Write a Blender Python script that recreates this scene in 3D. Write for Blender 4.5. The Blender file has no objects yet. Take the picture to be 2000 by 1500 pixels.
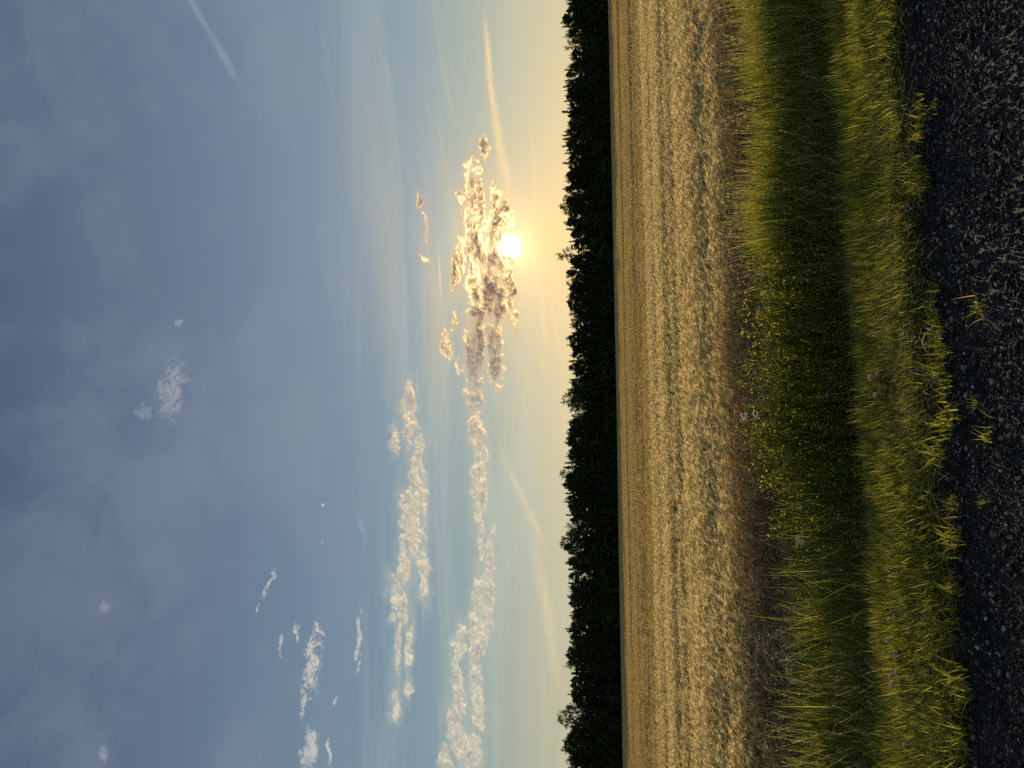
import bpy, math, random
import numpy as np
from mathutils import Vector, Matrix
random.seed(7); RNG = np.random.default_rng(11)
scene = bpy.context.scene
COL = scene.collection

# ------------------------------------------------------------------ camera
CAM_H = 1.6
PITCH = math.radians(7.26); ROLL = math.radians(1.07)
FPX = 1500.0                                    # focal length measured in photo pixels (2000 wide)
fwd = Vector((0, math.cos(PITCH), math.sin(PITCH)))
up0 = Vector((0, -math.sin(PITCH), math.cos(PITCH)))
rgt0 = Vector((1, 0, 0))
rgt = rgt0*math.cos(ROLL) - up0*math.sin(ROLL)
upv = up0*math.cos(ROLL) + rgt0*math.sin(ROLL)
cd = bpy.data.cameras.new('camera'); cam = bpy.data.objects.new('camera', cd); COL.objects.link(cam)
# the phone was held upright but the picture is stored on its side: the picture's left is up in the world
Rm = Matrix((( -upv.x, rgt.x, -fwd.x), (-upv.y, rgt.y, -fwd.y), (-upv.z, rgt.z, -fwd.z))).to_4x4()
cam.matrix_world = Matrix.Translation((0, 0, CAM_H)) @ Rm
cd.sensor_width = 36; cd.lens = 36*FPX/2000; cd.clip_start = 0.05; cd.clip_end = 20000
scene.camera = cam
def ray(px, py):
    """world direction seen at a pixel of the photograph (2000 x 1500)"""
    u = (1500-py-750)/FPX; v = (px-1000)/FPX
    return (fwd + rgt*u - upv*v).normalized()
def azel(px, py):
    d = ray(px, py)
    return math.degrees(math.atan2(d.x, d.y)), math.degrees(math.asin(d.z))

# ------------------------------------------------------------------ exposure, light
scene.view_settings.view_transform = 'Standard'; scene.view_settings.look = 'None'
scene.view_settings.exposure = 0.6; scene.view_settings.gamma = 1.0
scene.render.engine = 'CYCLES'
scene.cycles.max_bounces = 6; scene.cycles.diffuse_bounces = 3; scene.cycles.transmission_bounces = 4
scene.cycles.glossy_bounces = 2; scene.cycles.transparent_max_bounces = 6
scene.cycles.sample_clamp_indirect = 3; scene.cycles.use_denoising = False
scene.cycles.use_adaptive_sampling = True; scene.cycles.adaptive_threshold = 0.015; scene.cycles.adaptive_min_samples = 12
SUN_DIR = ray(992, 482)
SUN_AZ = math.degrees(math.atan2(SUN_DIR.x, SUN_DIR.y)); SUN_EL = math.degrees(math.asin(SUN_DIR.z))
sl = bpy.data.lights.new('sun', 'SUN'); sl.energy = 5.0; sl.angle = math.radians(0.6); sl.color = (1.0, 0.80, 0.54)
so = bpy.data.objects.new('sun', sl); COL.objects.link(so)
so.rotation_euler = SUN_DIR.to_track_quat('Z', 'Y').to_euler(); so.location = (0, 0, 60)

# ------------------------------------------------------------------ sky
world = bpy.data.worlds.new('World'); scene.world = world; world.use_nodes = True
wt = world.node_tree; wt.nodes.clear()
class NB:
    def __init__(s, t): s.t = t
    def n(s, kind, **k):
        x = s.t.nodes.new(kind)
        for a, b in k.items(): setattr(x, a, b)
        return x
    def put(s, sock, v):
        if v is None: return
        if isinstance(v, bpy.types.NodeSocket): s.t.links.new(v, sock)
        else: sock.default_value = v
    def m(s, op, a, b=None, c=None, clamp=False):
        x = s.n('ShaderNodeMath', operation=op, use_clamp=clamp)
        for i, v in enumerate((a, b, c)): s.put(x.inputs[i], v)
        return x.outputs[0]
    def v(s, op, a, b=None, scale=None):
        x = s.n('ShaderNodeVectorMath', operation=op)
        s.put(x.inputs[0], a); s.put(x.inputs[1], b)
        if scale is not None: s.put(x.inputs['Scale'], scale)
        return x.outputs['Value'] if op in ('LENGTH', 'DOT_PRODUCT') else x.outputs[0]
    def xyz(s, x, y, z=0.0):
        c = s.n('ShaderNodeCombineXYZ')
        for i, q in enumerate((x, y, z)): s.put(c.inputs[i], q)
        return c.outputs[0]
    def mix(s, f, a, b, kind='MIX', clamp=True):
        x = s.n('ShaderNodeMix', data_type='RGBA', blend_type=kind); x.clamp_factor = clamp
        s.put(x.inputs[0], f)
        s.put(x.inputs[6], (*a, 1) if isinstance(a, tuple) else a); s.put(x.inputs[7], (*b, 1) if isinstance(b, tuple) else b)
        return x.outputs[2]
    def ss(s, x, lo, hi, a=0.0, b=1.0):
        r = s.n('ShaderNodeMapRange', interpolation_type='SMOOTHSTEP')
        s.put(r.inputs[0], x)
        for i, q in zip((1, 2, 3, 4), (lo, hi, a, b)): s.put(r.inputs[i], q)
        return r.outputs[0]
    def noise(s, vec, scale, detail=6, rough=0.55, dist=0.0, lac=2.0):
        x = s.n('ShaderNodeTexNoise', noise_dimensions='2D'); s.put(x.inputs['Vector'], vec)
        for k, q in (('Scale', scale), ('Detail', detail), ('Roughness', rough), ('Distortion', dist), ('Lacunarity', lac)): x.inputs[k].default_value = q
        return x.outputs['Fac']
    def ramp(s, fac, stops, interp='LINEAR'):
        x = s.n('ShaderNodeValToRGB'); s.put(x.inputs[0], fac); e = x.color_ramp.elements; x.color_ramp.interpolation = interp
        while len(e) < len(stops): e.new(0.5)
        for q, (p, c) in zip(e, stops): q.position = p; q.color = (*c, 1)
        return x.outputs[0]
def lin(r, g, b):
    f = lambda c: (c/255/12.92) if c/255 <= 0.04045 else ((c/255+0.055)/1.055)**2.4
    return (f(r), f(g), f(b))
W = NB(wt)
dirv = W.v('NORMALIZE', W.n('ShaderNodeTexCoord').outputs['Generated'])
sep = W.n('ShaderNodeSeparateXYZ'); W.put(sep.inputs[0], dirv)
DEG = 57.29578
AZ = W.m('MULTIPLY', W.m('ARCTAN2', sep.outputs[0], sep.outputs[1]), DEG)
EL = W.m('MULTIPLY', W.m('ARCSINE', sep.outputs[2]), DEG)
P = W.xyz(AZ, EL)
TH = W.m('MULTIPLY', W.m('ARCCOSINE', W.m('MINIMUM', W.v('DOT_PRODUCT', dirv, tuple(SUN_DIR)), 1.0)), DEG)
# clear sky
nish = W.n('ShaderNodeTexSky', sky_type='NISHITA'); nish.sun_disc = False
nish.sun_elevation = math.radians(SUN_EL); nish.sun_rotation = math.radians(SUN_AZ)
nish.air_density = 1.0; nish.dust_density = 1.0; nish.ozone_density = 2.0
grad = W.ramp(W.m('DIVIDE', EL, 90.0, clamp=True), [
    (0.0, lin(214, 194, 152)), (0.035, lin(208, 199, 164)), (0.068, lin(190, 192, 170)), (0.105, lin(160, 177, 172)),
    (0.15, lin(138, 161, 174)), (0.22, lin(122, 145, 165)), (0.30, lin(110, 130, 153)), (0.38, lin(101, 119, 142)), (0.47, lin(84, 102, 130)), (1.0, lin(48, 66, 100))])
# away from the sun the sky is deeper
back = W.ss(TH, 8.0, 75.0)
grad = W.mix(W.m('MULTIPLY', back, 0.55), grad, W.mix(1.0, grad, lin(178, 191, 206), 'MULTIPLY'))
sky = W.mix(0.12, grad, W.mix(1.0, nish.outputs[0], (0.055, 0.055, 0.055), 'MULTIPLY'))
# thin high veil, soft grey patches
vn = W.noise(W.v('MULTIPLY', P, (0.05, 0.09, 0.0)), 1.0, 5, 0.55, 0.3)
vn = W.m('ADD', W.m('MULTIPLY', vn, 0.6), W.m('MULTIPLY', W.noise(W.v('MULTIPLY', P, (0.16, 0.22, 0.0)), 1.0, 6, 0.6, 0.25), 0.4))
veil = W.m('MULTIPLY', W.ss(vn, 0.40, 0.62), W.ss(EL, 12.0, 24.0))
sky = W.mix(W.m('MULTIPLY', veil, 0.20), sky, lin(150, 158, 166))
vn2 = W.noise(W.v('MULTIPLY', P, (0.03, 0.35, 0.0)), 1.0, 5, 0.6, 0.6)
sky = W.mix(W.m('MULTIPLY', W.m('MULTIPLY', W.ss(vn2, 0.47, 0.7), W.ss(EL, 22.0, 10.0)), 0.32), sky, W.mix(W.ss(TH, 20.0, 5.0), lin(196, 202, 190), lin(240, 214, 160)))
# aureole
def expf(x, k): return W.m('POWER', 2.718282, W.m('MULTIPLY', x, -1.0/k))
wide = W.v('LENGTH', W.v('MULTIPLY', W.v('SUBTRACT', P, (SUN_AZ, SUN_EL-2.5, 0)), (1.0, 1.5, 0.0)))
g0 = W.mix(1.0, (0, 0, 0), lin(255, 205, 125))
sky = W.mix(W.m('MULTIPLY', expf(wide, 4.6), 0.75), sky, lin(255, 207, 128))
glow = W.v('ADD', W.v('SCALE', (1.0, 0.72, 0.34), scale=W.m('MULTIPLY', expf(TH, 1.9), 1.05)),
           W.v('SCALE', (1.0, 0.86, 0.55), scale=W.m('MULTIPLY', expf(W.m('POWER', TH, 2.0), 0.42), 5.0)))

# ---- clouds: banks laid out in azimuth and elevation, broken up by noise
def seg(p):
    x1, y1, x2, y2, hw = p
    a, b = azel(x1, y1), azel(x2, y2)
    mx, my = (x1+x2)/2, (y1+y2)/2
    c = azel(mx, my); e = azel(mx+10, my); k = math.hypot((e[0]-c[0]), e[1]-c[1])/10
    L = math.hypot(b[0]-a[0], b[1]-a[1])/2
    ang = math.atan2(b[1]-a[1], b[0]-a[0]) if L > 1e-6 else 0
    return ((a[0]+b[0])/2, (a[1]+b[1])/2), ang, (L*1.2+hw*k*1.1, hw*k*1.30)
def bank(Pv, segs, smooth=0.12):
    cur = None
    for p in segs:
        c, ang, sc = seg(p)
        mp = W.n('ShaderNodeMapping', vector_type='TEXTURE'); W.put(mp.inputs[0], Pv)
        mp.inputs[1].default_value = (c[0], c[1], 0); mp.inputs[2].default_value = (0, 0, ang); mp.inputs[3].default_value = (sc[0], sc[1], 1)
        d = W.v('LENGTH', mp.outputs[0])
        cur = d if cur is None else W.m('MINIMUM', cur, d)
    return cur
CUM = [(925,335,930,440,15),(900,380,904,400,6),(908,412,912,440,6),(945,278,948,298,7),(972,385,990,440,15),(968,430,962,470,17),(965,500,966,612,21),
 (926,445,930,520,19),(930,520,936,605,17),(898,478,892,555,9),(990,525,1002,625,9),(930,600,925,760,16),(963,610,970,735,13),(868,655,874,688,9),(889,612,887,640,4),
 (926,760,932,870,12),(938,870,935,1000,13),(940,1000,940,1080,7),(893,700,896,722,4),(820,385,822,400,5),(827,424,834,470,2.5),(825,502,838,515,3.5),(955,440,985,500,13),
 (800,770,800,860,12),(770,838,772,882,6),(815,870,820,1010,13),(802,975,812,1062,19),(795,1050,790,1120,14),(825,1070,830,1160,9),(772,1145,785,1195,13),(765,1205,768,1212,6),
 (778,1230,776,1300,6),(805,1230,800,1290,5),(775,1360,772,1392,7),(800,1330,798,1362,5),
 (962,1045,945,1150,6),(938,1130,925,1290,12),(958,1115,950,1250,9),(900,1228,893,1290,11),(925,1290,935,1400,12),(893,1290,900,1400,8),(885,1405,905,1470,15),(868,1470,872,1500,10),(925,1455,920,1510,15)]
WISP = [(615,1215,630,1240,5),(612,1250,608,1350,15),(592,1350,590,1400,5),(607,1436,600,1495,16),(645,1440,645,1490,4),(650,1385,662,1358,3),(577,1215,580,1255,4),(550,1240,548,1275,3),
 (702,1185,700,1312,4.5),(535,1115,518,1160,4.5),(505,1175,503,1198,2.5),(627,983,627,990,3.5),(626,1058,626,1064,3.5),(342,722,325,810,24),(275,790,285,815,12),(348,630,348,636,5),(205,1180,206,1195,9),(195,1462,200,1480,9)]
STREAK = [(950,110,972,270,6),(972,250,998,400,8.5),(995,400,1018,500,10),(948,45,960,175,5.5),(960,170,984,350,8.5),(984,350,1012,450,11),(1056,565,1067,682,5.5),(1040,260,1046,410,2.5),(1028,420,1062,610,4),(856,490,862,592,3),(366,-10,412,70,6),(412,65,458,150,8),
 (1058,700,1060,722,2.5),(1064,520,1100,720,4)]
warp = W.n('ShaderNodeTexNoise', noise_dimensions='2D'); W.put(warp.inputs['Vector'], P); warp.inputs['Scale'].default_value = 0.9; warp.inputs['Detail'].default_value = 3
Pw = W.v('ADD', P, W.v('SCALE', W.v('SUBTRACT', warp.outputs['Color'], (0.5, 0.5, 0.5)), scale=0.9))
Pn = W.v('MULTIPLY', W.v('ADD', P, W.v('SCALE', W.v('SUBTRACT', warp.outputs['Color'], (0.5, 0.5, 0.5)), scale=0.5)), (0.66, 1.15, 0.0))
Mc = W.m('SUBTRACT', 1.0, bank(Pw, CUM))
def puff(vec):
    n = W.noise(vec, 1.15, 8, 0.62)
    vo = W.n('ShaderNodeTexVoronoi', feature='F1', voronoi_dimensions='2D'); W.put(vo.inputs['Vector'], vec); vo.inputs['Scale'].default_value = 2.4
    vo.inputs['Detail'].default_value = 1.5; vo.inputs['Roughness'].default_value = 0.6
    return W.m('ADD', W.m('MULTIPLY', W.m('SUBTRACT', n, 0.44), 2.6), W.m('MULTIPLY', W.m('SUBTRACT', 0.45, vo.outputs['Distance']), 0.4))
D0 = W.m('ADD', W.m('MINIMUM', W.m('MULTIPLY', Mc, 1.5), 0.50), puff(Pn))
tos = W.v('NORMALIZE', W.v('SUBTRACT', (SUN_AZ, SUN_EL, 0.0), P))
D1 = W.m('ADD', W.m('MINIMUM', W.m('MULTIPLY', Mc, 1.5), 0.50), puff(W.v('ADD', Pn, W.v('SCALE', tos, scale=0.12))))
D2 = W.m('ADD', W.m('MINIMUM', W.m('MULTIPLY', Mc, 1.5), 0.50), puff(W.v('ADD', Pn, W.v('SCALE', tos, scale=0.42))))
edge = W.ss(Mc, -0.35, 0.1)
alpha = W.m('MULTIPLY', W.ss(D0, -0.04, 0.72), edge)
thick = W.m('ADD', W.m('MULTIPLY', W.m('MAXIMUM', D1, 0.0), 0.55), W.m('ADD', W.m('MULTIPLY', W.m('MAXIMUM', D2, 0.0), 0.35), W.m('MULTIPLY', W.m('MAXIMUM', D0, 0.0), 0.45)))
relief = W.m('MULTIPLY', W.m('SUBTRACT', D0, D1), 0.85)
Mdark = bank(P, [(966,495,963,625,17),(928,615,925,765,15),(955,620,970,735,11)])
thick = W.m('ADD', thick, W.m('MULTIPLY', W.ss(Mdark, 1.25, 0.45), 0.9))
light = W.m('ADD', expf(W.m('MAXIMUM', W.m('SUBTRACT', thick, 0.10), 0.0), 0.75), relief, clamp=True)
near = expf(TH, 5.0)
lit = W.mix(W.ss(TH, 26.0, 6.0), lin(240, 226, 194), lin(252, 208, 150))
shade = W.mix(W.ss(TH, 16.0, 3.0), lin(166, 166, 158), lin(132, 110, 98))
ccol = W.mix(light, shade, lit)
rim = W.v('SCALE', (1.0, 0.70, 0.26), scale=W.m('MULTIPLY', W.m('MULTIPLY', near, 5.5), W.m('POWER', light, 2.6)))
ccol = W.v('ADD', ccol, rim)
# finer wisps
Mw = W.m('SUBTRACT', 1.0, bank(Pw, WISP))
wn = W.noise(W.v('MULTIPLY', P, (1.6, 2.4, 0.0)), 1.0, 8, 0.68, 0.9)
wal = W.m('MULTIPLY', W.ss(W.m('ADD', W.m('MINIMUM', Mw, 0.6), W.m('MULTIPLY', W.m('SUBTRACT', wn, 0.5), 3.0)), 0.0, 0.9), W.ss(Mw, -0.3, 0.3))
wal = W.m('MULTIPLY', wal, W.ss(EL, 36.0, 24.0, 0.30, 0.85))
# streaks of cirrus and old contrails
Ms = bank(P, STREAK)
Ms2 = bank(P, [(990,905,1050,1040,6),(1015,960,1062,1060,5),(785,590,800,765,15),(1050,1080,1085,1300,9),(700,1010,712,1050,3)])
sn = W.noise(W.v('MULTIPLY', P, (0.5, 3.5, 0.0)), 1.0, 5, 0.6, 0.5)
sal = W.m('MULTIPLY', W.ss(Ms, 1.25, 0.1), W.ss(sn, -0.1, 0.55))
sal = W.m('MULTIPLY', sal, W.ss(EL, 25.0, 10.0, 0.40, 0.9))
scol = W.mix(W.ss(EL, 18.0, 9.0), lin(160, 172, 182), lin(246, 216, 166))
fan = W.noise(W.v('MULTIPLY', P, (0.9, 2.2, 0.0)), 1.0, 6, 0.65, 0.4)
sal2 = W.m('MULTIPLY', W.ss(Ms2, 1.5, 0.0), W.ss(fan, 0.2, 0.75, 0.1, 0.62))
base = W.mix(sal, W.mix(sal2, sky, W.mix(W.ss(EL, 16.0, 9.0), lin(160, 176, 184), lin(238, 216, 172))), scol)
base = W.mix(wal, base, W.mix(W.ss(EL, 20.0, 34.0), lin(208, 204, 192), lin(176, 178, 184)))
base = W.v('ADD', base, glow)
halo = W.m('MULTIPLY', W.ss(W.m('ADD', Mc, W.m('MULTIPLY', W.m('SUBTRACT', fan, 0.5), 1.3)), -0.9, 0.5), 0.50)
base = W.mix(halo, base, W.mix(W.ss(TH, 14.0, 2.5), lin(190, 190, 174), W.v('ADD', W.v('SCALE', glow, scale=0.35), lin(240, 188, 118))))
final = W.mix(alpha, base, W.v('ADD', ccol, W.v('SCALE', glow, scale=W.m('MULTIPLY', light, 0.6))))
final = W.v('SCALE', final, scale=W.ss(TH, 48.0, 105.0, 1.0, 2.8))  # extra brightness added to the unseen sky away from the sun, fills shadows
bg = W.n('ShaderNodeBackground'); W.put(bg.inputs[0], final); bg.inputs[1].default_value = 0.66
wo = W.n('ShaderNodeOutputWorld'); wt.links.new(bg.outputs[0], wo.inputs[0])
world.cycles.sampling_method = 'MANUAL'; world.cycles.sample_map_resolution = 512

# ================================================================== helpers
def new_mat(name):
    m = bpy.data.materials.new(name); m.use_nodes = True; m.node_tree.nodes.clear()
    b = NB(m.node_tree); out = b.n('ShaderNodeOutputMaterial')
    return m, b, out
def attr(b, name):
    a = b.n('ShaderNodeAttribute', attribute_name=name); return a.outputs['Fac']
def bsdf(b, color, rough=0.6, spec=0.3, normal=None):
    p = b.n('ShaderNodeBsdfPrincipled'); b.put(p.inputs['Base Color'], (*color, 1) if isinstance(color, tuple) else color)
    b.put(p.inputs['Roughness'], rough); b.put(p.inputs['Specular IOR Level'], spec)
    if normal is not None: b.put(p.inputs['Normal'], normal)
    return p.outputs[0]
def bump(b, h, strength, dist):
    n = b.n('ShaderNodeBump'); b.put(n.inputs['Height'], h); n.inputs['Strength'].default_value = strength; n.inputs['Distance'].default_value = dist
    return n.outputs[0]
def leaf_mat(name, stops, trans_gain=1.6, trans=0.45, rough=0.8, spec=0.04, inst=0.35, blue=0.55):
    """thin plant matter: reflects on both sides and lets warm light through"""
    m, b, out = new_mat(name)
    r = attr(b, 'rnd')
    oi = b.n('ShaderNodeObjectInfo').outputs['Random']
    f = b.m('ADD', b.m('MULTIPLY', r, 1-inst), b.m('MULTIPLY', oi, inst))
    c = b.ramp(f, stops)
    tc = b.mix(1.0, c, (trans_gain, trans_gain*0.95, trans_gain*blue), 'MULTIPLY', clamp=False)
    t = b.n('ShaderNodeBsdfTranslucent'); b.put(t.inputs[0], tc)
    mx = b.n('ShaderNodeMixShader'); mx.inputs[0].default_value = trans
    b.put(mx.inputs[1], bsdf(b, c, rough, spec)); b.put(mx.inputs[2], t.outputs[0])
    b.put(out.inputs[0], mx.outputs[0])
    return m
def np_mesh(name, verts, faces, rnd=None, smooth=False, mat=None):
    """faces: (n,4) or (n,3) int array, or a list of both"""
    me = bpy.data.meshes.new(name)
    if not isinstance(faces, list): faces = [faces]
    verts = np.asarray(verts, dtype=np.float32).reshape(-1, 3)
    loops = np.concatenate([f.reshape(-1) for f in faces]).astype(np.int32)
    sizes = np.concatenate([np.full(len(f), f.shape[1], dtype=np.int32) for f in faces])
    starts = np.concatenate([[0], np.cumsum(sizes)[:-1]]).astype(np.int32)
    me.vertices.add(len(verts)); me.vertices.foreach_set('co', verts.ravel())
    me.loops.add(len(loops)); me.loops.foreach_set('vertex_index', loops)
    me.polygons.add(len(sizes)); me.polygons.foreach_set('loop_start', starts)
    if smooth: me.polygons.foreach_set('use_smooth', np.ones(len(sizes), dtype=bool))
    me.update(calc_edges=True)
    if rnd is not None:
        a = me.attributes.new('rnd', 'FLOAT', 'POINT'); a.data.foreach_set('value', np.asarray(rnd, dtype=np.float32))
    if mat: me.materials.append(mat)
    return me
class Soup:
    """collects vertex blocks into one mesh"""
    def __init__(s): s.v = []; s.q = []; s.t = []; s.r = []; s.mq = []; s.mt = []; s.n = 0
    def add(s, v, quads=None, tris=None, rnd=0.5, mi=0):
        v = np.asarray(v, dtype=float).reshape(-1, 3)
        if quads is not None and len(quads): s.q.append(np.asarray(quads)+s.n); s.mq.append(np.full(len(quads), mi))
        if tris is not None and len(tris): s.t.append(np.asarray(tris)+s.n); s.mt.append(np.full(len(tris), mi))
        s.v.append(v); s.r.append(np.broadcast_to(rnd, (len(v),))); s.n += len(v)
    def mesh(s, name, mats, smooth=False):
        fs = []; mi = []
        if s.q: fs.append(np.concatenate(s.q)); mi.append(np.concatenate(s.mq))
        if s.t: fs.append(np.concatenate(s.t)); mi.append(np.concatenate(s.mt))
        me = np_mesh(name, np.concatenate(s.v), fs, np.concatenate(s.r), smooth)
        for m in mats: me.materials.append(m)
        me.polygons.foreach_set('material_index', np.concatenate(mi).astype(np.int32))
        return me
def blades(S, base, h, width, az, bend, segs=4, rnd=None, mi=0, lean=None, rng=RNG, tipw=0.08, droop=0.0, facing=None):
    """flat tapering blades; arrays of length n"""
    n = len(base)
    t = np.linspace(0, 1, segs+1)[None, :]
    d = np.stack([np.cos(az), np.sin(az)], 1)
    hor = (bend[:, None]*h[:, None])*t**1.8
    ver = h[:, None]*(t - (0.35*np.minimum(bend, 1.6)[:, None])*t**2.2 - droop*t**3)
    P = np.zeros((n, segs+1, 3)); P[:, :, :2] = base[:, None, :2] + d[:, None, :]*hor[:, :, None]; P[:, :, 2] = base[:, None, 2] + ver
    if lean is not None: P[:, :, :2] += (np.asarray(lean)[None, None, :]*h[:, None, None])*t[:, :, None]
    w = width[:, None]*np.clip(np.minimum(1.0, 0.55+2.2*t)*(1-t**2.2), tipw, 1)
    fa = az+np.pi/2 + (rng.normal(0, .5, n) if facing is None else facing)
    pv = np.stack([np.cos(fa), np.sin(fa), np.zeros(n)], 1)
    L = P - pv[:, None, :]*w[:, :, None]/2; R = P + pv[:, None, :]*w[:, :, None]/2
    V = np.stack([L, R], 2).reshape(n, -1, 3)                      # (n, 2(segs+1), 3)
    k = 2*(segs+1)
    i = np.arange(segs)*2
    q = np.stack([i, i+1, i+3, i+2], 1)
    Q = (np.arange(n)[:, None, None]*k + q[None]).reshape(-1, 4)
    if rnd is None: rnd = rng.random(n)
    S.add(V, quads=Q, rnd=np.repeat(rnd, k), mi=mi)
def tubes(S, path, rad, sides=3, rnd=None, mi=0):
    """path (n,k,3), rad (n,k)"""
    n, k, _ = path.shape
    tan = np.gradient(path, axis=1); tan /= np.linalg.norm(tan, axis=2, keepdims=True)+1e-9
    ref = np.where(np.abs(tan[..., 2:3]) > 0.9, np.array([1., 0, 0]), np.array([0, 0, 1.]))
    a = np.cross(tan, ref); a /= np.linalg.norm(a, axis=2, keepdims=True)+1e-9; b = np.cross(tan, a)
    ang = np.arange(sides)*2*np.pi/sides
    V = path[:, :, None, :] + rad[:, :, None, None]*(np.cos(ang)[None, None, :, None]*a[:, :, None, :] + np.sin(ang)[None, None, :, None]*b[:, :, None, :])
    q = []
    for r in range(k-1):
        for s_ in range(sides):
            s2 = (s_+1) % sides
            q.append((r*sides+s_, r*sides+s2, (r+1)*sides+s2, (r+1)*sides+s_))
    Q = (np.arange(n)[:, None, None]*(k*sides) + np.array(q)[None]).reshape(-1, 4)
    if rnd is None: rnd = np.full(n, .5)
    S.add(V.reshape(n, -1, 3), quads=Q, rnd=np.repeat(rnd, k*sides), mi=mi)
def variants(prefix, meshes):
    """a library of clump meshes for scattering (not linked to the scene itself)"""
    c = bpy.data.collections.new(prefix+'_library')
    for i, me in enumerate(meshes):
        o = bpy.data.objects.new(f'{prefix}_{i:02d}', me); c.objects.link(o)
    return c
def scatter(name, pts, lib, rz, sc, vi, label, tilt=None):
    me = bpy.data.meshes.new(name); n = len(pts)
    me.vertices.add(n); me.vertices.foreach_set('co', np.asarray(pts, dtype=np.float32).ravel())
    rot = np.zeros((n, 3), dtype=np.float32); rot[:, 2] = rz
    if tilt is not None: rot[:, :2] = tilt
    a = me.attributes.new('rot', 'FLOAT_VECTOR', 'POINT'); a.data.foreach_set('vector', rot.ravel())
    sc = np.asarray(sc, dtype=np.float32)
    if sc.ndim == 1: sc = np.stack([sc]*3, 1)
    a = me.attributes.new('scl', 'FLOAT_VECTOR', 'POINT'); a.data.foreach_set('vector', sc.ravel())
    a = me.attributes.new('vid', 'INT', 'POINT'); a.data.foreach_set('value', np.asarray(vi, dtype=np.int32))
    o = bpy.data.objects.new(name, me); COL.objects.link(o)
    g = bpy.data.node_groups.new(name+'_scatter', 'GeometryNodeTree')
    g.interface.new_socket('Geometry', in_out='INPUT', socket_type='NodeSocketGeometry')
    g.interface.new_socket('Geometry', in_out='OUTPUT', socket_type='NodeSocketGeometry')
    N = g.nodes; gi = N.new('NodeGroupInput'); go = N.new('NodeGroupOutput')
    m2p = N.new('GeometryNodeMeshToPoints'); ci = N.new('GeometryNodeCollectionInfo'); iop = N.new('GeometryNodeInstanceOnPoints')
    ci.inputs['Collection'].default_value = lib; ci.inputs['Separate Children'].default_value = True; ci.inputs['Reset Children'].default_value = True
    def na(nm, ty):
        x = N.new('GeometryNodeInputNamedAttribute'); x.data_type = ty; x.inputs['Name'].default_value = nm; return x.outputs['Attribute']
    l = g.links.new
    l(gi.outputs[0], m2p.inputs['Mesh']); l(m2p.outputs[0], iop.inputs['Points']); l(ci.outputs[0], iop.inputs['Instance'])
    iop.inputs['Pick Instance'].default_value = True
    l(na('vid', 'INT'), iop.inputs['Instance Index']); l(na('scl', 'FLOAT_VECTOR'), iop.inputs['Scale'])
    e2r = N.new('FunctionNodeEulerToRotation'); l(na('rot', 'FLOAT_VECTOR'), e2r.inputs[0]); l(e2r.outputs[0], iop.inputs['Rotation'])
    l(iop.outputs[0], go.inputs[0])
    md = o.modifiers.new('scatter', 'NODES'); md.node_group = g
    o['kind'] = 'stuff'; o['label'] = label
    return o
def obj(name, me, parent=None, loc=None, **props):
    o = bpy.data.objects.new(name, me); COL.objects.link(o)
    if parent: o.parent = parent
    if loc is not None: o.location = loc
    for k, v in props.items(): o[k] = v
    return o

# 1-D and 2-D value noise for laying things out
def vnoise(x, y, seed=0):
    x = np.asarray(x, dtype=float); y = np.asarray(y, dtype=float)
    xi = np.floor(x).astype(np.int64); yi = np.floor(y).astype(np.int64); fx = x-xi; fy = y-yi
    def h(a, b):
        v = (a*374761393 + b*668265263 + seed*1442695041) & 0xffffffff
        v = ((v ^ (v >> 13))*1274126177) & 0xffffffff
        return ((v ^ (v >> 16)) & 0xffff)/65535.0
    fx = fx*fx*(3-2*fx); fy = fy*fy*(3-2*fy)
    return (h(xi, yi)*(1-fx)+h(xi+1, yi)*fx)*(1-fy)+(h(xi, yi+1)*(1-fx)+h(xi+1, yi+1)*fx)*fy
def fbm(x, y, seed=0, o=3):
    return sum(vnoise(np.asarray(x)*2**k, np.asarray(y)*2**k, seed+k)/2**k for k in range(o))/sum(1/2**k for k in range(o))

# ================================================================== ground
SK = 0.15                                # the road, the ditch, the rows and the wood run slightly across the view: w = y - SK*x
ROAD_W, FIELD_W, WOOD_W = 4.14, 8.25, 162.0
PROF = [(-400, 0.0), (-3, 0.0), (1.0, 0.02), (4.0, 0.0), (4.3, -0.015), (4.7, -0.07), (5.2, -0.19), (5.7, -0.42), (6.1, -0.57), (6.5, -0.53), (7.3, -0.42), (8.0, -0.36), (9, -0.35), (20000, -0.35)]
def gz(x, y):
    w = np.asarray(y, dtype=float)-SK*np.asarray(x, dtype=float)
    z = np.interp(w, [p[0] for p in PROF], [p[1] for p in PROF])
    z = z + np.where((w > 4.2) & (w < 30), 0.05*(fbm(np.asarray(x)*1.1, w*1.4, 5)-0.5), 0.0)
    far = np.clip((w-60)/100, 0, 1)
    return z + far*0.25*(fbm(np.asarray(x)/35.0, w/35.0, 9, 2)-0.5)
xs = np.unique(np.concatenate([np.linspace(-9, 9, 121), np.linspace(-40, 40, 81), np.linspace(-200, 200, 81), np.linspace(-1600, 1600, 9)]))
ws = np.unique(np.concatenate([np.linspace(3.9, 9.5, 75), np.linspace(-6, 3.9, 20), np.linspace(9.5, 40, 40), np.linspace(40, 260, 60), [-1200, -300, -50, 500, 1600]]))
X, Wg = np.meshgrid(xs, ws); Y = Wg+SK*X; Z = gz(X, Y)
V = np.stack([X, Y, Z-0.03*(Wg < 4.0)], 2).reshape(-1, 3)
nx = len(xs); ii = np.arange((len(ws)-1)*nx).reshape(len(ws)-1, nx)[:, :-1].ravel()
m, b, out = new_mat('soil')
g = b.n('ShaderNodeNewGeometry').outputs['Position']
n3 = b.n('ShaderNodeTexNoise'); b.put(n3.inputs['Vector'], g); n3.inputs['Scale'].default_value = 9; n3.inputs['Detail'].default_value = 8
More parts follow.
